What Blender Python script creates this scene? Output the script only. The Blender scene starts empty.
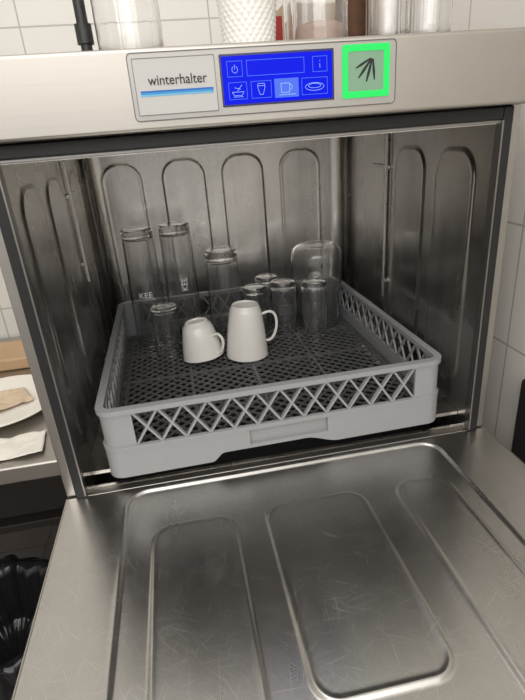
import bpy, math, random, bmesh
from mathutils import Vector, Matrix, noise
random.seed(4)
S = bpy.context.scene
COL = S.collection
S.view_settings.view_transform = 'Standard'

# ---------------------------------------------------------------- helpers
def link(o): COL.objects.link(o); return o
def mesh_obj(name, verts, faces, mat=None, smooth=False):
    me = bpy.data.meshes.new(name); me.from_pydata([tuple(v) for v in verts], [], faces); me.update()
    if mat: me.materials.append(mat)
    if smooth: me.polygons.foreach_set("use_smooth", [True]*len(me.polygons))
    o = bpy.data.objects.new(name, me); return link(o)
def empty(name, loc, label, cat, group=None):
    o = bpy.data.objects.new(name, None); o.empty_display_size = 0.03; o.location = loc; link(o)
    tag(o, label, cat, group); return o
def tag(o, label, cat, group=None):
    o["label"] = label; o["category"] = cat
    if group: o["group"] = group
def par(c, p, keep=True):
    bpy.context.view_layer.update()
    c.parent = p
    if keep: c.matrix_parent_inverse = p.matrix_world.inverted()
def boxes_mesh(name, bl, mat, bevel=0.0, seg=2):
    V = []; F = []
    for (x0, x1, y0, y1, z0, z1) in bl:
        b = len(V)
        V += [(x0,y0,z0),(x1,y0,z0),(x1,y1,z0),(x0,y1,z0),(x0,y0,z1),(x1,y0,z1),(x1,y1,z1),(x0,y1,z1)]
        F += [(b,b+3,b+2,b+1),(b+4,b+5,b+6,b+7),(b,b+1,b+5,b+4),(b+1,b+2,b+6,b+5),(b+2,b+3,b+7,b+6),(b+3,b,b+4,b+7)]
    o = mesh_obj(name, V, F, mat)
    if bevel:
        m = o.modifiers.new("b", 'BEVEL'); m.width = bevel; m.segments = seg
        for p in o.data.polygons: p.use_smooth = True
        m.harden_normals = True
    return o
def lathe(name, prof, mat, seg=48, smooth=True, closed=True, jitter=None, auto=35):
    V = []; F = []; n = len(prof)
    for i in range(seg):
        a = 2*math.pi*i/seg
        for k,(r, z) in enumerate(prof):
            rr, zz = (r, z) if jitter is None else jitter(r, z, a, k)
            V.append((rr*math.cos(a), rr*math.sin(a), zz))
    for i in range(seg):
        j = (i+1) % seg
        for k in range(n if closed else n-1):
            l = (k+1) % n
            F.append((i*n+k, j*n+k, j*n+l, i*n+l))
    o = mesh_obj(name, V, F, mat, smooth)
    bm = bmesh.new(); bm.from_mesh(o.data); bmesh.ops.remove_doubles(bm, verts=bm.verts, dist=1e-6)
    bmesh.ops.dissolve_degenerate(bm, edges=bm.edges, dist=1e-6)
    bmesh.ops.recalc_face_normals(bm, faces=bm.faces)
    if auto:
        for e in bm.edges:
            if len(e.link_faces) == 2 and e.calc_face_angle(0) > math.radians(auto): e.smooth = False
    bm.to_mesh(o.data); bm.free()
    return o
def tube(name, pts, r, mat, res=10, flat=1.0):
    cu = bpy.data.curves.new(name, 'CURVE'); cu.dimensions = '3D'
    sp = cu.splines.new('NURBS'); sp.points.add(len(pts)-1)
    for p, q in zip(sp.points, pts): p.co = (*q, 1)
    sp.use_endpoint_u = True; sp.order_u = 4; cu.resolution_u = res
    cu.bevel_depth = r; cu.bevel_resolution = 5; cu.use_fill_caps = True
    t = bpy.data.objects.new(name, cu); link(t); bpy.context.view_layer.update()
    dg = bpy.context.evaluated_depsgraph_get()
    me = bpy.data.meshes.new_from_object(t.evaluated_get(dg)); me.name = name
    bpy.data.objects.remove(t)
    for p in me.polygons: p.use_smooth = True
    me.materials.clear(); me.materials.append(mat)
    o = bpy.data.objects.new(name, me); return link(o)
def text_mesh(name, body, size, mat, extrude=0.0002, offset=0.0):
    cu = bpy.data.curves.new(name, 'FONT'); cu.body = body; cu.size = size; cu.extrude = extrude; cu.offset = offset
    t = bpy.data.objects.new(name, cu); link(t); bpy.context.view_layer.update()
    dg = bpy.context.evaluated_depsgraph_get()
    me = bpy.data.meshes.new_from_object(t.evaluated_get(dg)); me.name = name
    bpy.data.objects.remove(t)
    me.materials.clear(); me.materials.append(mat)
    o = bpy.data.objects.new(name, me); return link(o)

# ---------------------------------------------------------------- materials
def newmat(name):
    m = bpy.data.materials.new(name); m.use_nodes = True
    nt = m.node_tree; b = nt.nodes["Principled BSDF"]; return m, nt, b
def simple(name, col, rough=0.5, metal=0.0, noise_amt=0.08, nscale=20, bump=0.0, **kw):
    m, nt, b = newmat(name)
    tc = nt.nodes.new('ShaderNodeTexCoord'); n = nt.nodes.new('ShaderNodeTexNoise'); n.inputs['Scale'].default_value = nscale
    n.inputs['Detail'].default_value = 4
    nt.links.new(tc.outputs['Object'], n.inputs['Vector'])
    cr = nt.nodes.new('ShaderNodeValToRGB')
    cr.color_ramp.elements[0].color = (*[c*(1-noise_amt) for c in col], 1); cr.color_ramp.elements[1].color = (*[min(1, c*(1+noise_amt)) for c in col], 1)
    nt.links.new(n.outputs['Fac'], cr.inputs['Fac']); nt.links.new(cr.outputs['Color'], b.inputs['Base Color'])
    b.inputs['Roughness'].default_value = rough; b.inputs['Metallic'].default_value = metal
    if bump:
        bp = nt.nodes.new('ShaderNodeBump'); bp.inputs['Strength'].default_value = bump; bp.inputs['Distance'].default_value = 0.002
        nt.links.new(n.outputs['Fac'], bp.inputs['Height']); nt.links.new(bp.outputs['Normal'], b.inputs['Normal'])
    for k, v in kw.items(): b.inputs[k].default_value = v
    return m
def emis(name, col, strength, base=None, spec=0.5):
    m, nt, b = newmat(name)
    b.inputs['Base Color'].default_value = (*(base or col), 1); b.inputs['Emission Color'].default_value = (*col, 1)
    b.inputs['Emission Strength'].default_value = strength; b.inputs['Roughness'].default_value = 0.3
    b.inputs['Specular IOR Level'].default_value = spec
    return m
def glassmat(name, tint=(1.0,1.0,1.0), rough=0.0, trans=0.975, ior=1.52):
    m, nt, b = newmat(name)
    b.inputs['Base Color'].default_value = (*tint, 1); b.inputs['Transmission Weight'].default_value = trans
    b.inputs['Roughness'].default_value = rough; b.inputs['IOR'].default_value = ior
    tc = nt.nodes.new('ShaderNodeTexCoord'); n = nt.nodes.new('ShaderNodeTexNoise'); n.inputs['Scale'].default_value = 40
    nt.links.new(tc.outputs['Object'], n.inputs['Vector'])
    bp = nt.nodes.new('ShaderNodeBump'); bp.inputs['Strength'].default_value = 0.15; bp.inputs['Distance'].default_value = 0.002
    nt.links.new(n.outputs['Fac'], bp.inputs['Height']); nt.links.new(bp.outputs['Normal'], b.inputs['Normal'])
    return m
def steel(name, col, rough, brush_scale, smudge=0.25, brush=0.25, scratches=False, srough=0.15, streak=None, sscale=6, lo=0.3, hi=0.7, detail=6):
    m, nt, b = newmat(name); N = nt.nodes.new; L = nt.links.new
    b.inputs['Metallic'].default_value = 1.0
    tc = N('ShaderNodeTexCoord')
    mp = N('ShaderNodeMapping'); mp.inputs['Scale'].default_value = brush_scale; L(tc.outputs['Object'], mp.inputs['Vector'])
    br = N('ShaderNodeTexNoise'); br.inputs['Scale'].default_value = 1; br.inputs['Detail'].default_value = 5; L(mp.outputs[0], br.inputs['Vector'])
    sm = N('ShaderNodeTexNoise'); sm.inputs['Scale'].default_value = sscale; sm.inputs['Detail'].default_value = detail; sm.inputs['Roughness'].default_value = 0.6
    L(tc.outputs['Object'], sm.inputs['Vector'])
    fac = sm.outputs['Fac']
    if streak:
        m2 = N('ShaderNodeMapping'); m2.inputs['Scale'].default_value = streak; L(tc.outputs['Object'], m2.inputs['Vector'])
        s2 = N('ShaderNodeTexNoise'); s2.inputs['Scale'].default_value = 1; s2.inputs['Detail'].default_value = 4; L(m2.outputs[0], s2.inputs['Vector'])
        av = N('ShaderNodeMix'); av.inputs['Factor'].default_value = 0.55; L(sm.outputs['Fac'], av.inputs['A']); L(s2.outputs['Fac'], av.inputs['B']); fac = av.outputs['Result']
    cr = N('ShaderNodeValToRGB'); cr.color_ramp.elements[0].position = lo; cr.color_ramp.elements[1].position = hi
    cr.color_ramp.elements[0].color = (*[c*(1-smudge) for c in col], 1); cr.color_ramp.elements[1].color = (*[min(1, c*(1+smudge*0.6)) for c in col], 1)
    L(fac, cr.inputs['Fac'])
    mr = N('ShaderNodeMapRange'); mr.inputs['From Min'].default_value = lo; mr.inputs['From Max'].default_value = hi
    mr.inputs['To Min'].default_value = rough-srough*0.5; mr.inputs['To Max'].default_value = rough+srough
    L(fac, mr.inputs['Value'])
    hb = N('ShaderNodeMath'); hb.operation = 'MULTIPLY'; hb.inputs[1].default_value = brush; L(br.outputs['Fac'], hb.inputs[0])
    height = hb.outputs[0]; colout = cr.outputs['Color']; rout = mr.outputs['Result']
    if scratches:
        prev = None
        for i, (ang, sc) in enumerate([(0.5,(18,760,1)),(1.1,(20,820,1)),(-0.6,(18,780,1)),(1.65,(16,760,1)),(0.05,(18,860,1)),(-1.2,(22,800,1)),(0.8,(20,880,1)),(-0.25,(18,840,1))]):
            r1 = N('ShaderNodeMapping'); r1.inputs['Rotation'].default_value = (0,0,ang); r1.inputs['Location'].default_value = (i*1.7, i*0.9, 0)
            L(tc.outputs['Object'], r1.inputs['Vector'])
            r2 = N('ShaderNodeMapping'); r2.inputs['Scale'].default_value = sc; L(r1.outputs[0], r2.inputs['Vector'])
            ns = N('ShaderNodeTexNoise'); ns.inputs['Scale'].default_value = 1; ns.inputs['Detail'].default_value = 1; L(r2.outputs[0], ns.inputs['Vector'])
            t = N('ShaderNodeMapRange'); t.inputs['From Min'].default_value = 0.66; t.inputs['From Max'].default_value = 0.81; L(ns.outputs['Fac'], t.inputs['Value'])
            if prev is None: prev = t.outputs['Result']
            else:
                mx = N('ShaderNodeMath'); mx.operation = 'MAXIMUM'; L(prev, mx.inputs[0]); L(t.outputs['Result'], mx.inputs[1]); prev = mx.outputs[0]
        mix = N('ShaderNodeMix'); mix.data_type = 'RGBA'; L(colout, mix.inputs['A']); mix.inputs['B'].default_value = (0.92,0.90,0.87,1)
        sc_ = N('ShaderNodeMath'); sc_.operation = 'MULTIPLY'; sc_.inputs[1].default_value = 0.40; L(prev, sc_.inputs[0]); L(sc_.outputs[0], mix.inputs['Factor'])
        colout = mix.outputs['Result']
        ra = N('ShaderNodeMath'); ra.operation = 'MULTIPLY_ADD'; L(prev, ra.inputs[0]); ra.inputs[1].default_value = 0.12; L(rout, ra.inputs[2]); rout = ra.outputs[0]
        ha = N('ShaderNodeMath'); ha.operation = 'MULTIPLY_ADD'; L(prev, ha.inputs[0]); ha.inputs[1].default_value = 0.06; L(height, ha.inputs[2]); height = ha.outputs[0]
    L(colout, b.inputs['Base Color']); L(rout, b.inputs['Roughness'])
    bp = N('ShaderNodeBump'); bp.inputs['Strength'].default_value = 0.3; bp.inputs['Distance'].default_value = 0.0005
    L(height, bp.inputs['Height']); L(bp.outputs['Normal'], b.inputs['Normal'])
    return m
def tiles(name, plane, ox=0.0, oz=0.0, tw=0.2, th=0.2, c=(0.70,0.675,0.635)):
    m, nt, b = newmat(name); N = nt.nodes.new; L = nt.links.new
    tc = N('ShaderNodeTexCoord'); sep = N('ShaderNodeSeparateXYZ'); L(tc.outputs['Object'], sep.inputs[0])
    cmb = N('ShaderNodeCombineXYZ'); L(sep.outputs['X' if plane == 'x' else 'Y'], cmb.inputs['X']); L(sep.outputs['Z'] if plane != 'f' else sep.outputs['X'], cmb.inputs['Y'])
    mp = N('ShaderNodeMapping'); mp.inputs['Location'].default_value = (ox, oz, 0); L(cmb.outputs[0], mp.inputs['Vector'])
    bk = N('ShaderNodeTexBrick'); bk.offset = 0; bk.inputs['Scale'].default_value = 1; bk.inputs['Brick Width'].default_value = tw; bk.inputs['Row Height'].default_value = th
    bk.inputs['Mortar Size'].default_value = 0.0018; bk.inputs['Mortar Smooth'].default_value = 0.1
    bk.inputs['Color1'].default_value = (*c, 1); bk.inputs['Color2'].default_value = (*[k*0.96 for k in c], 1); bk.inputs['Mortar'].default_value = (*[k*0.6 for k in c], 1)
    L(mp.outputs[0], bk.inputs['Vector']); L(bk.outputs['Color'], b.inputs['Base Color']); b.inputs['Roughness'].default_value = 0.2
    bp = N('ShaderNodeBump'); bp.invert = True; bp.inputs['Strength'].default_value = 0.3; bp.inputs['Distance'].default_value = 0.001
    L(bk.outputs['Fac'], bp.inputs['Height']); L(bp.outputs['Normal'], b.inputs['Normal'])
    return m

M_panel = steel("brushed_steel_panel", (0.455,0.43,0.395), 0.36, (4,400,400), smudge=0.06, brush=0.3, srough=0.05)
M_house = steel("brushed_steel_housing", (0.45,0.43,0.40), 0.34, (300,300,4), smudge=0.08, brush=0.3, srough=0.05)
M_trim = steel("dark_trim_steel", (0.30,0.29,0.28), 0.34, (300,300,4), smudge=0.08, brush=0.3, srough=0.05)
M_rod = steel("rod_steel", (0.58,0.57,0.55), 0.28, (300,300,4), smudge=0.08, brush=0.2, srough=0.05)
M_cham = steel("chamber_steel", (0.59,0.57,0.54), 0.22, (60,60,3), smudge=0.29, brush=0.3, srough=0.11, streak=(18,18,1.3), sscale=6, lo=0.35, hi=0.65)
M_door = steel("scratched_door_steel", (0.53,0.515,0.49), 0.28, (240,5,50), smudge=0.12, brush=0.12, scratches=True, srough=0.05, streak=(10,2.0,1), sscale=4, lo=0.35, hi=0.65, detail=4)
M_shade = simple("shade_plate_black", (0.02,0.02,0.021), 0.6)  # near-black colour stands in for the shade below the rack
M_seal = simple("black_rubber", (0.012,0.012,0.012), 0.5)
M_rack = simple("grey_rack_plastic", (0.325,0.33,0.34), 0.36, noise_amt=0.03)
M_grid = simple("shaded_rack_plastic", (0.115,0.115,0.117), 0.36, noise_amt=0.03)  # rack grey painted darker for the shade inside the chamber
M_white = simple("white_ceramic", (0.88,0.86,0.82), 0.08, noise_amt=0.01)
M_glass = glassmat("clear_glass")
M_badge = simple("satin_grey_foil", (0.42,0.405,0.385), 0.35, noise_amt=0.02, metal=0.4)
M_label = simple("silver_label", (0.52,0.515,0.50), 0.4, noise_amt=0.02)
M_line = simple("dark_grey_print", (0.12,0.12,0.12), 0.4)
M_black = simple("black_print", (0.01,0.01,0.01), 0.5)
M_blue1 = simple("deep_blue_print", (0.01,0.13,0.50), 0.4)
M_blue2 = simple("mid_blue_print", (0.03,0.28,0.62), 0.4)
M_blue3 = simple("light_blue_print", (0.15,0.45,0.70), 0.4)
M_frame = simple("dark_display_bezel", (0.02,0.02,0.10), 0.25)
M_lcd = emis("blue_lcd", (0.003,0.010,0.78), 1.0, (0.0,0.0,0.06), 0.08)
M_lcdl = emis("lcd_light_lines", (0.09,0.30,0.98), 0.9, (0.03,0.03,0.08), 0.1)
M_lcdh = emis("lcd_highlight", (0.07,0.18,0.92), 0.9, (0.03,0.03,0.08), 0.1)
M_green = emis("green_light", (0.01,0.72,0.12), 0.9, (0.02,0.25,0.05), 0.2)
M_btn = simple("pale_green_button", (0.22,0.38,0.26), 0.4)
M_paper = simple("white_paper", (0.82,0.78,0.71), 0.8)
M_tan = simple("tan_paper", (0.66,0.52,0.37), 0.8, noise_amt=0.2, nscale=12)
M_bag = simple("black_bag", (0.015,0.015,0.017), 0.2, nscale=18, bump=0.8)
M_dark = simple("dark_plastic", (0.02,0.02,0.02), 0.4)
M_wood = simple("dark_board", (0.025,0.020,0.018), 0.6, nscale=8)
M_lwood = simple("light_wood", (0.50,0.33,0.19), 0.6, noise_amt=0.2, nscale=12)
M_red = simple("red_plastic", (0.55,0.03,0.02), 0.4)
M_brown = simple("brown_spice", (0.13,0.06,0.03), 0.7, noise_amt=0.4, nscale=150)
M_pink = simple("pinkish_sugar", (0.58,0.40,0.33), 0.8, noise_amt=0.35, nscale=120)
M_carton = simple("tan_carton", (0.55,0.42,0.30), 0.8, noise_amt=0.2, nscale=40)

# ---------------------------------------------------------------- room
FL = -0.62
def structure(o): o["kind"] = "structure"; return o
structure(boxes_mesh("floor", [(-1.6,0.47,-2.2,0.75,FL-0.05,FL)], tiles("floor_tiles", 'f', tw=0.3, th=0.3, c=(0.16,0.14,0.13))))
structure(boxes_mesh("wall_back", [(-1.6,0.47,0.70,0.75,FL,2.0)], tiles("wall_tiles_back", 'x', ox=-0.03, oz=-0.063)))
structure(boxes_mesh("wall_right", [(0.42,0.47,-2.2,0.70,FL,2.0)], tiles("wall_tiles_right", 'y', ox=0.103, oz=-0.063, c=(0.82,0.79,0.74))))  # tile colour lightened to offset the shadow on this wall
structure(boxes_mesh("wall_left", [(-1.65,-1.6,-2.2,0.75,FL,2.0)], tiles("wall_tiles_left", 'y')))

# ---------------------------------------------------------------- dishwasher
XL, XR = -0.28, 0.297
OL, OR = -0.306, 0.323
dw = empty("dishwasher", (0.008, 0.3, FL), "stainless steel undercounter commercial dishwasher with its door folded open", "dishwasher")
YB = 0.58
house = boxes_mesh("housing", [
    (OL, OL+0.013, 0.0, 0.62, FL+0.05, 0.506), (OR-0.013, OR, 0.0, 0.62, FL+0.05, 0.506),
    (OL+0.013, OR-0.013, 0.0, 0.62, 0.494, 0.506), (OL+0.013, OR-0.013, 0.61, 0.62, FL+0.05, 0.494),
    (OL+0.013, OR-0.013, 0.0, 0.012, FL+0.05, -0.07)], M_house, 0.0015)
par(house, dw)
for fx in (OL+0.05, OR-0.05):
    for fy in (0.06, 0.56):
        f = lathe("foot", [(0,0),(0.022,0),(0.022,0.01),(0.014,0.015),(0.014,0.055),(0,0.055)], M_dark, 20, closed=False); f.location = (fx, fy, FL); par(f, dw)

R = 0.035
Ls = YB - R; Lc = math.pi/2*R; Lb = (XR-XL) - 2*R; TOT = 2*Ls+2*Lc+Lb
def path(s):
    if s < Ls: return (XL, s), (1, 0)
    s -= Ls
    if s < Lc:
        a = s/R; return (XL+R-R*math.cos(a), YB-R+R*math.sin(a)), (math.cos(a), -math.sin(a))
    s -= Lc
    if s < Lb: return (XL+R+s, YB), (0, -1)
    s -= Lb
    if s < Lc:
        a = s/R; return (XR-R+R*math.sin(a), YB-R+R*math.cos(a)), (-math.sin(a), -math.cos(a))
    s -= Lc
    return (XR, YB-R-s), (-1, 0)
def rr(u, v, x0, x1, y0, y1, r):
    cx, cy = (x0+x1)/2, (y0+y1)/2
    dx = abs(u-cx)-(x1-x0)/2+r; dy = abs(v-cy)-(y1-y0)/2+r
    return math.hypot(max(dx,0), max(dy,0)) + min(max(dx,dy),0) - r
def sst(t): t = max(0,min(1,t)); return t*t*(3-2*t)
ov = []
for (a, b) in [(0.040,0.15),(0.180,0.295)]:
    ov.append((a, b)); ov.append((TOT-b, TOT-a))
ov.append((0.36,0.465))
s0 = Ls+Lc-(XL+R)
for (a, b) in [(-0.253,-0.163),(-0.122,-0.025),(0.010,0.107),(0.142,0.240)]:
    ov.append((a+s0, b+s0))
rid = [0.325, TOT-0.325]
def hch(s, z):
    h = 0
    for (a, b) in ov:
        if a-0.01 < s < b+0.01:
            dd = rr(s, z, a, b, 0.03, 0.385, 0.04)
            h = 0.0022*sst(-dd/0.0046)+0.0005*math.exp(-((dd+0.005)/0.0025)**2)
    for q in rid: h += 0.002*math.exp(-((s-q)/0.004)**2)
    h += 0.0005*noise.noise(Vector((s*9, z*5, 0)))
    return h
NU, NV = 1100, 180; Z0, Z1 = -0.09, 0.412
V = []; F = []
for j in range(NV+1):
    z = Z0+(Z1-Z0)*j/NV
    for i in range(NU+1):
        s = TOT*i/NU; p, n = path(min(s, TOT-1e-7)); h = hch(s, z)
        V.append((p[0]+n[0]*h, p[1]+n[1]*h, z))
for j in range(NV):
    for i in range(NU):
        a = j*(NU+1)+i; F.append((a, a+1, a+NU+2, a+NU+1))
ch = mesh_obj("wash_chamber", V, F, M_cham, True); par(ch, dw)
ct = boxes_mesh("chamber_ceiling", [(XL-0.002, XR+0.002, 0.0, YB+0.005, 0.412, 0.420)], M_cham); par(ct, dw)
cf = boxes_mesh("chamber_floor", [(XL-0.002, XR+0.002, 0.016, YB+0.005, -0.098, -0.09), (XL, XR, 0.012, 0.018, -0.09, -0.022)], M_cham); par(cf, dw)
si = boxes_mesh("door_sill", [(OL+0.0133, OR-0.0133, -0.0028, 0.0118, -0.060, -0.0225)], M_house, 0.002); par(si, dw)
tk = boxes_mesh("shade_plate", [(XL+0.01, XR-0.01, 0.06, YB-0.02, -0.0895, -0.075)], M_shade, 0.004); par(tk, dw)  # dark plate added under the rack so the grid holes read as shade
for (xa, xb, xc) in [(XL+0.0005, XL+0.040, XL+0.036), (XR-0.056, XR-0.0005, XR-0.056)]:
    r_ = boxes_mesh("rack_rail", [(xa, xb, 0.03, 0.54, -0.012, -0.0065)], M_cham); par(r_, dw)
for bx, sg, lo_ in ((XR, -1, 0.10), (XL, 1, 0.20)):
    def sx_(a, b): return tuple(sorted((bx+sg*a, bx+sg*b)))
    k = boxes_mesh("wall_bracket", [(*sx_(0.005,0.010), 0.318, 0.325, lo_, 0.405), (*sx_(0.0,0.006), 0.316, 0.328, 0.345, 0.352), (*sx_(0.0,0.006), 0.316, 0.328, lo_+0.03, lo_+0.036), (*sx_(0.0,0.004), 0.328, 0.395, 0.346, 0.352)], M_rod, 0.0012); par(k, dw)
sl = boxes_mesh("door_seal", [(OL+0.0132, XL+0.0005, -0.006, 0.010, -0.0222, 0.431), (XR-0.0005, OR-0.0132, -0.006, 0.010, -0.0222, 0.431),
     (XL+0.0005, XR-0.0005, -0.006, 0.010, 0.4165, 0.431)], M_seal, 0.002); par(sl, dw)
tr = boxes_mesh("opening_trim", [(XL+0.0005, XR-0.0005, -0.003, 0.008, 0.4132, 0.4162),(XL-0.0008, XL+0.0016, -0.0065, 0.008, -0.02, 0.4162),(XR-0.0016, XR+0.0008, -0.0065, 0.008, -0.02, 0.4162)], M_trim, 0.0006); par(tr, dw)
# control panel
YP = -0.033
cp = boxes_mesh("control_panel", [(OL, OR, YP, -0.0005, 0.432, 0.5065)], M_panel, 0.004, 3); par(cp, dw)
def rrplate(name, x0, x1, z0, z1, r, y0, y1, mat, n=6, hole=None):
    def loop(x0,x1,z0,z1,r):
        pts = []
        for (cx, cz, a0) in [(x1-r,z1-r,0),(x0+r,z1-r,90),(x0+r,z0+r,180),(x1-r,z0+r,270)]:
            for k in range(n+1):
                a = math.radians(a0+90*k/n); pts.append((cx+r*math.cos(a), cz+r*math.sin(a)))
        return pts
    o = loop(x0,x1,z0,z1,r); N_ = len(o)
    V = [(p[0], y0, p[1]) for p in o]+[(p[0], y1, p[1]) for p in o]; F = []
    for i in range(N_): j = (i+1)%N_; F.append((i, i+N_, j+N_, j))
    if hole is None:
        F.append(tuple(range(N_))); F.append(tuple(reversed(range(N_, 2*N_))))
    else:
        q = loop(*hole); b = len(V)
        V += [(p[0], y0, p[1]) for p in q]+[(p[0], y1, p[1]) for p in q]
        for i in range(N_):
            j = (i+1)%N_
            F.append((i, j, b+j, b+i)); F.append((b+i, b+j, b+N_+j, b+N_+i)); F.append((i+N_, b+N_+i, b+N_+j, j+N_))
    return mesh_obj(name, V, F, mat)
y = YP
bd = rrplate("control_foil", -0.129, 0.145, 0.4425, 0.5015, 0.004, y-0.0015, y, M_badge); par(bd, cp)
bo = rrplate("foil_border", -0.1295, 0.1455, 0.442, 0.502, 0.0045, y-0.0022, y, M_line, hole=(-0.1288,0.1448,0.4427,0.5013,0.004)); par(bo, cp)
lb = rrplate("brand_plate", -0.1245, -0.0455, 0.4475, 0.4965, 0.001, y-0.0021, y-0.0016, M_label); par(lb, cp)
lbb = rrplate("brand_plate_border", -0.125, -0.045, 0.447, 0.497, 0.001, y-0.0024, y-0.0016, M_line, hole=(-0.1245,-0.0455,0.4475,0.4965,0.0008)); par(lbb, cp)
tx = text_mesh("brand_lettering", "winterhalter", 0.0135, M_black, 0.0002, 0.00004)
xs = [v.co.x for v in tx.data.vertices]; wd = max(xs)-min(xs); k = 0.058/wd
for v in tx.data.vertices: v.co.x = (v.co.x-min(xs))*k; v.co.y *= 0.93
tx.rotation_euler = (math.pi/2,0,0); tx.location = (-0.1120, y-0.0024, 0.4735); par(tx, cp)
for zz0, zz1, mm in [(0.4672,0.4688,M_blue1),(0.4655,0.4671,M_blue2),(0.4638,0.4654,M_blue3)]:
    bl = boxes_mesh("blue_stripe", [(-0.1205,-0.0485,y-0.0024,y-0.0021,zz0,zz1)], mm); par(bl, cp)
# display
X0, X1, ZB, ZT = -0.0405, 0.0775, 0.4495, 0.4965
dsp = rrplate("display", X0, X1, ZB, ZT, 0.001, y-0.0019, y-0.0016, M_frame); par(dsp, cp)
dsc = boxes_mesh("display_screen", [(X0+0.002, X1-0.002, y-0.0021, y-0.0019, ZB+0.002, ZT-0.002)], M_lcd); par(dsc, dsp)
ax0, aw, az0, ah = X0+0.004, (X1-X0)-0.008, ZB+0.0035, (ZT-ZB)-0.007
def outline(fx0, fx1, fz0, fz1, t=0.00034):
    a, b = ax0+aw*fx0, ax0+aw*fx1; c, d = az0+ah*fz0, az0+ah*fz1
    ya, yb = y-0.0023, y-0.0021
    return [(a,b,ya,yb,c,c+t),(a,b,ya,yb,d-t,d),(a,a+t,ya,yb,c+t,d-t),(b-t,b,ya,yb,c+t,d-t)]
for bx in [(0.03,0.17,0.58,0.93),(0.21,0.75,0.58,0.93),(0.83,0.97,0.58,0.93),(0.03,0.2,0.07,0.46),(0.24,0.43,0.07,0.46),(0.46,0.69,0.05,0.48),(0.72,0.97,0.07,0.46)]:
    ic = boxes_mesh("screen_box", outline(*bx), M_lcdl); par(ic, dsp)
hl = boxes_mesh("screen_highlight", [(ax0+aw*0.465, ax0+aw*0.685, y-0.0022, y-0.0021, az0+ah*0.06, az0+ah*0.47)], M_lcdh); par(hl, dsp)
def strokes(name, lines, w, mat, yf, thick=0.0002):
    V=[];F=[]
    for (a, b) in lines:
        a = Vector(a); b = Vector(b); d = (b-a).normalized(); n = Vector((-d.y, d.x))*w/2; q = len(V)
        for p in (a-n, b-n, b+n, a+n): V.append((p.x, yf, p.y))
        for p in (a-n, b-n, b+n, a+n): V.append((p.x, yf+thick, p.y))
        F += [(q,q+1,q+2,q+3),(q+7,q+6,q+5,q+4),(q,q+4,q+5,q+1),(q+1,q+5,q+6,q+2),(q+2,q+6,q+7,q+3),(q+3,q+7,q+4,q)]
    return mesh_obj(name, V, F, mat)
def fp(fx, fz): return (ax0+aw*fx, az0+ah*fz)
def poly(pts, close=True):
    q = [fp(*p) for p in pts]; return [(q[i], q[(i+1)%len(q)]) for i in range(len(q) if close else len(q)-1)]
def ell(cx, cz, rx, rz, a0=0, a1=360, n=16): return [(cx+rx*math.cos(math.radians(a0+(a1-a0)*i/n)), cz+rz*math.sin(math.radians(a0+(a1-a0)*i/n))) for i in range(n+1)]
icons = [
 poly(ell(0.10,0.74,0.026,0.075,-240,60), False) + poly([(0.10,0.74),(0.10,0.85)], False),
 poly([(0.90,0.67),(0.90,0.77)], False)+poly([(0.90,0.81),(0.90,0.84)], False),
 poly([(0.06,0.24),(0.08,0.16),(0.15,0.16),(0.17,0.24)])+poly([(0.11,0.26),(0.155,0.40)], False)+poly([(0.085,0.34),(0.14,0.30)], False)+poly([(0.07,0.13),(0.16,0.13)], False),
 poly([(0.305,0.40),(0.365,0.40),(0.370,0.33),(0.350,0.15),(0.320,0.15),(0.300,0.33)])+poly([(0.302,0.35),(0.368,0.35)], False),
 poly(ell(0.845,0.25,0.09,0.09,0,360,24), False)+poly(ell(0.845,0.27,0.06,0.05,0,360,24), False)]
M_lcdw = emis("lcd_bright_lines", (0.35,0.60,1.0), 0.9, (0.05,0.05,0.1), 0.1)
for ln in icons:
    g = strokes("screen_icon", ln, 0.00042, M_lcdw, y-0.0023); par(g, dsp)
ln = poly([(0.52,0.37),(0.525,0.16),(0.60,0.16),(0.605,0.37)])+poly(ell(0.607,0.28,0.022,0.06,-90,90,8), False)+poly([(0.50,0.11),(0.66,0.11)], False)
g = strokes("screen_icon", ln, 0.00055, M_lcdw, y-0.0025); par(g, dsp)
# green button
gb = rrplate("start_button", 0.0865, 0.1380, 0.4495, 0.4985, 0.002, y-0.0026, y-0.0016, M_green, hole=(0.0925,0.1315,0.4557,0.4923,0.0015)); par(gb, cp)
gi = rrplate("button_face", 0.0925, 0.1315, 0.4557, 0.4923, 0.0015, y-0.0021, y-0.0016, M_btn); par(gi, gb)
V=[];F=[]
def leafp(a_, b_, w_, yo):
    a_=Vector(a_); b_=Vector(b_); d=b_-a_; n=Vector((-d.y,d.x)).normalized()*w_; q=len(V)
    for p in (a_-n*0.6, a_+d*0.6-n, b_-n*0.45, b_+n*0.45, a_+d*0.6+n, a_+n*0.6): V.append((p.x,y-yo,p.y))
    F.append((q,q+1,q+2,q+3,q+4,q+5))
leafp((0.1175,0.4855),(0.1010,0.4770),0.0013,0.0023)
leafp((0.1180,0.4850),(0.1040,0.4680),0.0015,0.00232)
leafp((0.1188,0.4850),(0.1125,0.4640),0.0015,0.00234)
leafp((0.1196,0.4850),(0.1215,0.4655),0.0014,0.00236)
bi = mesh_obj("button_icon", V, F, M_black); par(bi, gb)

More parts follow.
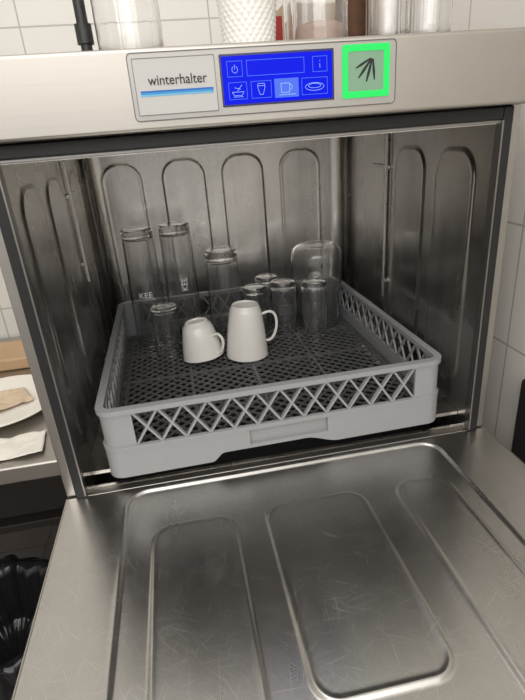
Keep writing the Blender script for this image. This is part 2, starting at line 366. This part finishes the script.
# door (folded down)
DY0, DY1 = -0.55, -0.004
ZD = -0.022
def hd(x, yy):
    d = rr(x, yy, -0.222, 0.236, -0.50, -0.012, 0.03)
    h = -0.0028*sst(-d/0.0052)+0.0003*math.exp(-((d)/0.003)**2)
    for (a, b, y0) in [(-0.188,-0.080,-0.42),(-0.046,0.092,-0.345),(0.130,0.212,-0.42)]:
        dd = rr(x, yy, a, b, y0, -0.086, 0.028)
        h += 0.0024*sst(-dd/0.0052)+0.0009*math.exp(-((dd+0.0052)/0.003)**2)
    h += 0.0003*noise.noise(Vector((x*7, yy*7, 0)))
    return h
NX, NY = 640, 540; V=[];F=[]
for j in range(NY+1):
    yy = DY0+(DY1-DY0)*j/NY
    for i in range(NX+1):
        x = OL+(OR-OL)*i/NX; V.append((x, yy, ZD+hd(x,yy)))
for j in range(NY):
    for i in range(NX):
        a = j*(NX+1)+i; F.append((a,a+1,a+NX+2,a+NX+1))
door_p = boxes_mesh("door", [(OL+0.0005, OR-0.0005, DY0+0.0005, DY1-0.0005, ZD-0.045, ZD-0.008)], M_panel, 0.003); par(door_p, dw)
dsk = boxes_mesh("door_edge", [(OL-0.0002, OL+0.0012, DY0, DY1, ZD-0.012, ZD+0.0007),(OR-0.0012, OR+0.0002, DY0, DY1, ZD-0.012, ZD+0.0007),(OL, OR, DY0-0.0012, DY0, ZD-0.012, ZD-0.0005),(OL, OR, DY1, DY1+0.0008, ZD-0.012, ZD-0.0005)], M_panel); par(dsk, door_p)
dl = mesh_obj("door_inner_panel", V, F, M_door, True); par(dl, door_p)
hg = boxes_mesh("door_handle", [(OL+0.05, OR-0.05, DY0-0.022, DY0-0.0015, ZD-0.04, ZD-0.028)], M_panel, 0.003); par(hg, door_p)

# ---------------------------------------------------------------- rack
rk = empty("dish_rack", (0, 0.255, -0.006), "grey plastic dish rack with lattice sides standing in the wash chamber", "dish rack")
RC = (0.002, 0.256)
def outline_pts(h, r, step=0.004):
    P = []
    n = int((2*h-2*r)/step)
    def seg(a, b):
        for i in range(n): t=i/n; P.append((a[0]+(b[0]-a[0])*t, a[1]+(b[1]-a[1])*t))
    def arc(cx, cy, a0):
        for k in range(8): a=math.radians(a0+90*k/8); P.append((cx+r*math.cos(a), cy+r*math.sin(a)))
    seg((-h+r,-h),(h-r,-h)); arc(h-r,-h+r,-90); seg((h,-h+r),(h,h-r)); arc(h-r,h-r,0)
    seg((h-r,h),(-h+r,h)); arc(-h+r,h-r,90); seg((-h,h-r),(-h,-h+r)); arc(-h+r,-h+r,180)
    return P
def ring(ho, hi, r, z0f, z1, V, F, only=None):
    A = outline_pts(ho, r); n = len(A); q = len(V)
    for p in A:
        cx = max(-ho+r, min(ho-r, p[0])); cy = max(-ho+r, min(ho-r, p[1]))
        dx, dy = p[0]-cx, p[1]-cy; l = math.hypot(dx,dy) or 1; t = ho-hi
        ip = (p[0]-dx/l*t, p[1]-dy/l*t); zb = z0f(p) if callable(z0f) else z0f
        for w, zz in ((p, zb),(p, z1),(ip, z1),(ip, zb)): V.append((RC[0]+w[0], RC[1]+w[1], zz))
    keep = [(only is None or (only(A[i]) and only(A[(i+1)%n]))) for i in range(n)]
    for i in range(n):
        j=(i+1)%n
        if not keep[i]: continue
        a, b = q+4*i, q+4*j
        F += [(a,b,b+1,a+1),(a+1,b+1,b+2,a+2),(a+2,b+2,b+3,a+3),(a+3,b+3,b,a)]
        if not keep[i-1]: F.append((a,a+1,a+2,a+3))
        if not keep[j]: F.append((b+3,b+2,b+1,b))
V=[];F=[]
H = 0.250
ring(H+0.002, H-0.009, 0.022, 0.0935, 0.101, V, F)
GX0, GX1 = -0.045, 0.068
def zb(p):
    front = abs(p[1]+(H+0.001)) < 0.003
    if front: return -0.006+0.013*min(sst((p[0]+0.105)/0.018), sst((0.085-p[0])/0.05))
    on_x = abs(abs(p[1])-(H+0.001)) < 0.003; s = p[0] if on_x else p[1]
    return -0.006+0.009*sst((0.088-abs(s))/0.015)
nogrip = lambda p: not (abs(abs(p[1])-(H+0.001)) < 0.003 and GX0 < p[0] < GX1)
ring(H+0.001, H-0.005, 0.022, zb, 0.0125, V, F)
ring(H+0.001, H-0.005, 0.022, 0.0125, 0.0375, V, F, nogrip)
ring(H+0.002, H-0.004, 0.024, 0.0370, 0.0435, V, F)
corner = lambda p: abs(p[0])>0.203 and abs(p[1])>0.203
ring(H-0.001, H-0.006, 0.020, 0.043, 0.094, V, F, corner)
def bar(P0, P1, w, t, nrm):
    P0=Vector(P0);P1=Vector(P1); d=(P1-P0).normalized(); nrm=Vector(nrm); s=d.cross(nrm).normalized()*w/2; n=nrm*t/2; q=len(V)
    for p in (P0,P1):
        for c in (-s-n, s-n, s+n, -s+n): V.append(tuple(p+c))
    F.extend([(q,q+1,q+2,q+3),(q+7,q+6,q+5,q+4),(q,q+4,q+5,q+1),(q+1,q+5,q+6,q+2),(q+2,q+6,q+7,q+3),(q+3,q+7,q+4,q)])
npit = 12; sp = 0.408/npit
for side in range(4):
    ang = side*math.pi/2; c, s_ = math.cos(ang), math.sin(ang)
    dep = 0.0065 if side == 0 else 0.0028
    wb = 0.0030
    def W(u, off, z): 
        x, yy = u, -(H-0.004)+off; return (RC[0]+x*c-yy*s_, RC[1]+x*s_+yy*c, z)
    nr = (s_, -c, 0)
    for i in range(npit):
        a = -0.204+i*sp; b = a+sp
        bar(W(a,0,0.043), W(b,0,0.094), wb, dep, nr); bar(W(b,0.0003,0.043), W(a,0.0003,0.094), wb, dep+0.0004, nr)
rw = mesh_obj("rack_wall", V, F, M_rack)
bm=bmesh.new(); bm.from_mesh(rw.data); bmesh.ops.recalc_face_normals(bm, faces=bm.faces); bm.to_mesh(rw.data); bm.free()
par(rw, rk)
hp = boxes_mesh("rack_handle", [(RC[0]+GX0-0.006, RC[0]+GX1+0.006, RC[1]-H+0.0052, RC[1]-H+0.0072, 0.0085, 0.0385)], M_rack); par(hp, rk)
V=[];F=[]
hb = 0.2425; ZG = 0.020
def clipbar(px, py, dx, dy, w, z, t):
    lo, hi = -9, 9
    for p, d in ((px,dx),(py,dy)):
        if abs(d) < 1e-9:
            if abs(p) > hb: return
            continue
        a, b = (-hb-p)/d, (hb-p)/d
        if a > b: a, b = b, a
        lo = max(lo,a); hi = min(hi,b)
    if hi-lo < 0.004: return
    bar((RC[0]+px+dx*lo, RC[1]+py+dy*lo, z), (RC[0]+px+dx*hi, RC[1]+py+dy*hi, z), w, t, (0,0,1))
N_=40
k1 = math.radians(45)
for i in range(-N_, N_+1):
    o_ = i*0.0145
    clipbar(-o_*math.sin(k1), o_*math.cos(k1), math.cos(k1), math.sin(k1), 0.0028, ZG, 0.003)
    clipbar(o_*math.sin(k1), o_*math.cos(k1), math.cos(k1), -math.sin(k1), 0.0028, ZG, 0.0028)
for i in range(-2,3):
    clipbar(i*0.1167, 0, 0, 1, 0.005, ZG-0.0008, 0.0052); clipbar(0, i*0.1167, 1, 0, 0.005, ZG-0.0008, 0.005)
bg = mesh_obj("rack_base_grid", V, F, M_grid); par(bg, rk)
rk.rotation_euler = (0,0,math.radians(0.9))
ZT_ = 0.0220

# ---------------------------------------------------------------- tableware in the rack
def make_glass(name, h, r_rim, r_base, loc, label, base_t=0.012, wall=0.0022, group="glasses in the rack", belly=None, inverted=True, mat=None, cat="drinking glass", ribs=0, rnd=0.004):
    out=[]; inn=[]; n=14
    for i in range(7):
        a=math.pi/2*i/6; out.append((r_base-rnd+rnd*math.sin(a), rnd-rnd*math.cos(a)))
    for i in range(1,n+1):
        t=i/n; z=rnd+(h-rnd)*t; r=r_base+(r_rim-r_base)*t
        if belly: r += belly(t)
        out.append((r, z)); inn.append((r-wall, max(base_t, z)))
    ri = inn[0][0]
    prof=[(0,0.0012),((r_base-rnd)*0.7,0.0010)]+out+[(out[-1][0]-wall*0.5,h+0.0008)]+list(reversed(inn))
    if rnd > 0.015:
        for i in range(5,-1,-1):
            a=math.pi/2*i/6; prof.append((max(0.0,ri-rnd*0.9+rnd*0.9*math.sin(a)), base_t+(rnd-base_t)*(1-math.cos(a))))
        prof.append((0,base_t))
    else:
        prof += [(ri*0.93,base_t*0.93),(ri*0.75,base_t*0.85),(0,base_t*0.8)]
    if inverted: prof=[(r,h+0.0008-z) for r,z in prof]
    jit = None
    if ribs: jit = lambda r,z,a,k: (r*(1+0.015*math.cos(ribs*a)), z)
    o = lathe(name, prof, mat or M_glass, 72, closed=False, jitter=jit)
    o.location = loc
    tag(o, label, cat, group); return o
make_glass("tall_glass", 0.244, 0.036, 0.031, (-0.185,0.444,ZT_), "tall clear beer glass upside down with white lettering", 0.022)
make_glass("tall_glass", 0.246, 0.036, 0.031, (-0.110,0.443,ZT_), "tall clear beer glass upside down with lettering up its side", 0.022)
make_glass("tumbler_glass", 0.188, 0.039, 0.032, (-0.022,0.425,ZT_), "clear glass upside down with thick heavy base", 0.026)
make_glass("small_glass", 0.100, 0.029, 0.026, (-0.152,0.370,ZT_), "small clear tumbler upside down beside the mugs", 0.012)
neck = lambda t: -0.003*sst((t-0.72)/0.12)
make_glass("small_glass", 0.104, 0.027, 0.027, (0.040,0.413,ZT_), "small clear thick jar upside down among other glasses", 0.012, 0.003, rnd=0.006, belly=neck)
make_glass("small_glass", 0.114, 0.0270, 0.0270, (0.0985,0.394,ZT_), "small clear thick jar upside down with ribbed sides", 0.012, 0.003, ribs=10, rnd=0.007, belly=neck)
make_glass("small_glass", 0.112, 0.0255, 0.0255, (0.0745,0.456,ZT_), "small clear thick jar upside down behind another jar", 0.012, 0.003, rnd=0.006, belly=neck)
make_glass("small_glass", 0.118, 0.0260, 0.0260, (0.155,0.355,ZT_), "small clear thick jar upside down before the wide jar", 0.012, 0.0028, rnd=0.008, belly=neck)
make_glass("glass_jar", 0.176, 0.0530, 0.055, (0.1825,0.430,ZT_), "wide clear glass jar upside down with rounded shoulders", 0.0035, 0.0028, belly=lambda t: -0.006*sst((t-0.35)/0.25), cat="glass jar", rnd=0.024)
M_print = simple("white_print", (0.80,0.80,0.80), 0.6)
for idx, o in enumerate([o for o in bpy.data.objects if o.name.startswith("tall_glass")]):
    t = text_mesh("glass_lettering", "KEE", 0.017, M_print, 0.0, 0.0002)
    zc = 0.108
    xs=[v.co.x for v in t.data.vertices]; mid=(max(xs)+min(xs))/2
    for v in t.data.vertices:
        if idx == 0:
            a = (v.co.x-mid)/0.0355; v.co = (0.0358*math.sin(a), -0.0358*math.cos(a), v.co.y+zc)
        else:
            a = (-v.co.y+0.012)/0.0355; v.co = (0.0358*math.sin(a), -0.0358*math.cos(a), v.co.x-mid+zc+0.02)
    t.location = o.location; par(t, o)

def make_mug(h, r_rim, r_foot, loc, label, tilt, hang, hs=1.0, hz=(0.25,0.80), pw=0.7, hr=0.0032):
    e = empty("mug", loc, label, "mug", "white mugs in the rack")
    w = 0.003
    out = [(r_foot-0.004,0.0),(r_foot-0.0020,0.0002),(r_foot-0.0012,0.002),(r_foot-0.0002,0.0035),(r_foot+0.0008,0.005)]
    for i in range(1,19):
        t=i/18; out.append((r_foot+0.001+(r_rim-r_foot-0.001)*t**pw, 0.005+(h-0.005)*t))
    inn = [(r_rim-w,h-0.001)]+[(r_foot+0.001+(r_rim-r_foot-0.001)*(i/14)**pw-w, 0.006+(h-0.006)*i/14) for i in range(13,0,-1)]
    prof = [(0,0.003),(r_foot-0.005,0.003)]+out+[(r_rim-w*0.5,h+0.001)]+inn+[(r_foot-0.004,0.008),(0,0.007)]
    prof = [(r, h+0.001-z) for r,z in prof]
    b = lathe("mug_body", prof, M_white, 96, closed=False, auto=60)
    z0, z1 = h*hz[0], h*hz[1]
    def rad(z): 
        t = max(0.0, 1-z/h); return r_foot+0.001+(r_rim-r_foot-0.001)*t**pw
    ra, rb = rad(z0), rad(z1)
    pts = [(ra-0.002,0,z0),(ra+0.008*hs,0,z0-0.002),(ra+0.019*hs,0,z0+0.010),(ra+0.024*hs,0,(z0+z1)/2+0.006),(rb+0.028*hs,0,z1-0.002),(rb+0.016*hs,0,z1+0.007),(rb-0.001,0,z1-0.001)]
    hd_ = tube("handle", pts, hr, M_white)
    for o in (b, hd_): o.parent = e
    e.rotation_euler = (tilt[0], tilt[1], hang)
    return e
make_mug(0.103, 0.0415, 0.0270, (-0.0005,0.300,ZT_+0.0016), "taller white ceramic mug upside down with side handle", (0,math.radians(2),0), math.radians(-4), 0.92, (0.26,0.80), 0.64, 0.0027)
make_mug(0.072, 0.0405, 0.0235, (-0.0860,0.314,ZT_+0.0052), "short white ceramic cup upside down and slightly tilted", (0,math.radians(-7),0), math.radians(-42), 0.74, (0.13,0.60), 0.56, 0.0028)

# ---------------------------------------------------------------- things on top
TZ = 0.5068
o = make_glass("storage_jar", 0.16, 0.037, 0.0365, (-0.126,0.075,TZ), "clear straight-sided glass standing on the dishwasher", 0.006, inverted=False, group=None, rnd=0.003)
p = empty("water_pipe", (-0.178,0.10,TZ), "thin black pipe standing on the dishwasher by the glass", "pipe")
q = lathe("pipe_shaft", [(0,0),(0.010,0),(0.010,0.012),(0.0065,0.016),(0.0065,0.30),(0,0.30)], M_dark, 24, closed=False); q.location=(-0.178,0.10,TZ); par(q,p)
q = lathe("pipe_collar", [(0.0066,0.025),(0.0095,0.025),(0.0095,0.045),(0.0066,0.045)], M_dark, 24); q.location=(-0.178,0.10,TZ); par(q,p)
NZ=60
prof=[(0,0),(0.028,0),(0.030,0.002)]+[(0.030+0.009*i/NZ,0.004+0.115*i/NZ) for i in range(NZ+1)]+[(0.040,0.121),(0.038,0.122),(0.0365,0.119),(0.028,0.006),(0,0.005)]
def jl(r,z,a,k):
    if 4<k<60:
        u=a*26/(2*math.pi); v=z/0.010
        return (r+0.0007*math.cos(2*math.pi*u)*math.cos(2*math.pi*v)+0.0003*math.cos(4*math.pi*v), z)
    return (r,z)
o = lathe("cup", prof, M_white, 260, closed=False, jitter=jl); o.location=(0.011,0.08,TZ); tag(o,"white cup with embossed lace pattern on the dishwasher","cup")
o = boxes_mesh("red_carton", [(0.045,0.066,0.14,0.19,TZ,TZ+0.052)], M_red, 0.002); tag(o,"small red carton standing behind the white cup","carton")
o = make_glass("storage_jar", 0.15, 0.034, 0.0335, (0.096,0.075,TZ), "clear straight glass jar with pinkish contents beside white cup", 0.007, inverted=False, group=None, cat="glass jar", rnd=0.004)
c = lathe("jar_contents", [(0,0.0085),(0.029,0.0085),(0.029,0.026),(0.02,0.030),(0,0.029)], M_pink, 32, closed=False); c.location=o.location; par(c,o)
o = lathe("bottle", [(0,0),(0.017,0),(0.018,0.002),(0.018,0.10),(0.008,0.12),(0.008,0.14),(0,0.14)], M_brown, 32, closed=False); o.location=(0.152,0.12,TZ); tag(o,"slim dark brown bottle between glass jars","bottle")
for xx in (0.180,0.234):
    make_glass("water_glass", 0.12, 0.0265, 0.025, (xx,0.07,TZ), "clear water glass standing on the dishwasher", 0.008, inverted=False, group="water glasses on the dishwasher")
for xx in (0.10,0.205,0.265):
    make_glass("water_glass", 0.13, 0.0265, 0.025, (xx,0.150 if xx!=0.10 else 0.165,TZ), "clear water glass standing behind other glasses", 0.008, inverted=False, group="water glasses on the dishwasher")
o = boxes_mesh("brown_box", [(0.09,0.25,0.24,0.30,TZ,TZ+0.085)], M_carton, 0.003); tag(o,"light brown carton behind the water glasses","carton")

# ---------------------------------------------------------------- neighbouring table, left
TBZ = -0.01
tb = empty("work_table", (-0.65,0.36,FL), "stainless steel work table beside the dishwasher", "table")
t_ = boxes_mesh("tabletop", [(-1.0,-0.322,0.08,0.69,TBZ-0.03,TBZ)], M_panel, 0.004); par(t_, tb)
t_ = boxes_mesh("shelf", [(-0.98,-0.335,0.36,0.68,-0.36,-0.34)], M_wood, 0.003); par(t_, tb)
for lx in (-0.97,-0.36):
    for ly in (0.335,0.65):
        l = boxes_mesh("leg", [(lx-0.015,lx+0.015,ly-0.015,ly+0.015,FL,TBZ-0.03)], M_dark, 0.002); par(l, tb)
t_ = boxes_mesh("shade_board", [(-0.98,-0.335,0.675,0.68,-0.34,TBZ-0.03)], M_wood); par(t_, tb)  # dark board added to give the shadow under the counter
o = boxes_mesh("storage_crate", [(-0.80,-0.40,0.38,0.62,-0.339,-0.10)], M_wood, 0.01); tag(o,"dark brown storage crate under the steel table","crate")
def napkin(nm, cx, cy, sx, sy, seed, rot, lab, zo=0.001, mat=None, amp=0.026, cat="napkin"):
    V=[];F=[];n=40
    for j in range(n+1):
        for i in range(n+1):
            u=(i/n-.5)*sx; v=(j/n-.5)*sy; z=amp*abs(noise.noise(Vector((u*16+seed,v*16,seed))))+amp*0.2*abs(noise.noise(Vector((u*60,v*60,seed))))
            u2=u+0.006*noise.noise(Vector((u*20,v*20,seed))); v2=v+0.008*noise.noise(Vector((v*20,u*20,seed+4)))
            c,s=math.cos(rot),math.sin(rot); V.append((cx+u2*c-v2*s,cy+u2*s+v2*c,TBZ+zo+z))
    for j in range(n):
        for i in range(n): a=j*(n+1)+i; F.append((a,a+1,a+n+2,a+n+1))
    o=mesh_obj(nm,V,F,mat or M_paper,True); m=o.modifiers.new("s",'SOLIDIFY'); m.thickness=0.0006; tag(o,lab,cat); return o
pl = lathe("plate", [(0,0.0),(0.06,0.0),(0.07,0.004),(0.105,0.012),(0.107,0.014),(0.104,0.0155),(0.07,0.008),(0.05,0.0035),(0,0.0035)], M_paper, 64, closed=False)
pl.location=(-0.470,0.290,TBZ+0.0003); tag(pl,"large pale round plate on the steel table","plate")
napkin("paper_napkin",-0.475,0.290,0.11,0.075,3.1,0.5,"crumpled tan paper lying on the pale plate",amp=0.016,zo=0.0085,mat=M_tan)
napkin("paper_sheet",-0.44,0.130,0.16,0.07,8.1,0.12,"crumpled white paper sheet near the table edge",amp=0.014,cat="paper")
o = boxes_mesh("wooden_board", [(-0.68,-0.43,0.46,0.58,TBZ+0.0002,TBZ+0.028)], M_lwood, 0.006, 3); tag(o,"light wooden board lying near the tiled wall","board")
o = lathe("jug", [(0,0),(0.030,0),(0.034,0.004),(0.036,0.05),(0.030,0.085),(0.032,0.095),(0.029,0.095),(0.027,0.085),(0.033,0.05),(0.031,0.006),(0,0.005)], M_white, 48, closed=False); o.location=(-0.438,0.63,TBZ); tag(o,"small white ceramic jug near the tiled wall","jug")

# bin with bag
bn = empty("waste_bin", (-0.550,0.175,FL), "black waste bin lined with a glossy black bag", "waste bin")
b1 = lathe("bin_body", [(0,0),(0.11,0),(0.13,0.20),(0.126,0.20),(0.107,0.005),(0,0.005)], M_dark, 48, closed=False); b1.location=bn.location; par(b1,bn)
def jb(r,z,a,k):
    w = noise.noise(Vector((math.cos(a)*3.5, math.sin(a)*3.5, z*10)))*0.020+noise.noise(Vector((math.cos(a)*9, math.sin(a)*9, z*14)))*0.009
    return (r+abs(w) if r>0.128 else r-abs(w)), z+(w*0.7 if z>0.1 else 0)
prof=[(0.141,0.04)]+[(0.139-0.003*i/24,0.04+0.18*i/24) for i in range(1,25)]+[(0.134,0.228),(0.127,0.230),(0.119,0.222)]+[(0.112-0.02*i/12,0.21-0.11*i/12) for i in range(13)]+[(0.04,0.09),(0,0.09)]
b2 = lathe("bin_bag", prof, M_bag, 240, closed=False, jitter=jb, auto=0); b2.location=bn.location; par(b2,bn)

cn = empty("canister", (0.404,0.0,FL), "black plastic detergent canister between dishwasher and tiled wall", "canister")
c1 = boxes_mesh("canister_body", [(0.396,0.417,-0.06,0.025,FL,0.040)], M_dark, 0.008, 4); par(c1,cn)

# ---------------------------------------------------------------- light
def area(name, loc, target, sx, sy, power, col=(1,1,1)):
    l = bpy.data.lights.new(name,'AREA'); l.shape='RECTANGLE'; l.size=sx; l.size_y=sy; l.energy=power; l.color=col
    o = bpy.data.objects.new(name,l); o.location=loc; o.rotation_euler=(Vector(target)-Vector(loc)).to_track_quat('-Z','Y').to_euler(); link(o); return o
area("ceiling_lamp", (-0.2,-1.6,1.2), (0,0.3,0.1), 2.3, 1.3, 26, (1,0.975,0.94))
area("ceiling_lamp", (-0.4,-0.4,1.8), (0.0,0.1,0.1), 1.0, 1.0, 7, (1,0.975,0.94))
w = bpy.data.worlds.new("room_light"); S.world = w; w.use_nodes = True
nt = w.node_tree; bgn = nt.nodes["Background"]
tc = nt.nodes.new('ShaderNodeTexCoord'); sx = nt.nodes.new('ShaderNodeSeparateXYZ'); nt.links.new(tc.outputs['Generated'], sx.inputs[0])
cr = nt.nodes.new('ShaderNodeValToRGB'); mr = nt.nodes.new('ShaderNodeMapRange'); mr.inputs['From Min'].default_value=-1
nt.links.new(sx.outputs['Z'], mr.inputs['Value']); nt.links.new(mr.outputs['Result'], cr.inputs['Fac'])
cr.color_ramp.elements[0].position=0.25; cr.color_ramp.elements[0].color=(0.32,0.31,0.295,1)
cr.color_ramp.elements[1].position=0.8; cr.color_ramp.elements[1].color=(0.88,0.855,0.815,1)
nt.links.new(cr.outputs['Color'], bgn.inputs['Color']); bgn.inputs['Strength'].default_value=1.08

# ---------------------------------------------------------------- camera
cam = bpy.data.cameras.new("camera"); co = bpy.data.objects.new("camera", cam); link(co); S.camera = co
cam.sensor_fit='VERTICAL'; cam.sensor_height=24; cam.lens=24*495/700; cam.clip_start=0.01
f = Vector((0.1359,0.9063,-0.4008)).normalized(); r = Vector((0.981,-0.1794,-0.0729)); r = (r-f*r.dot(f)).normalized(); u = r.cross(f)
Mx = Matrix((r,u,-f)).transposed().to_4x4(); Mx.translation = Vector((-0.104,-0.595,0.423)); co.matrix_world = Mx
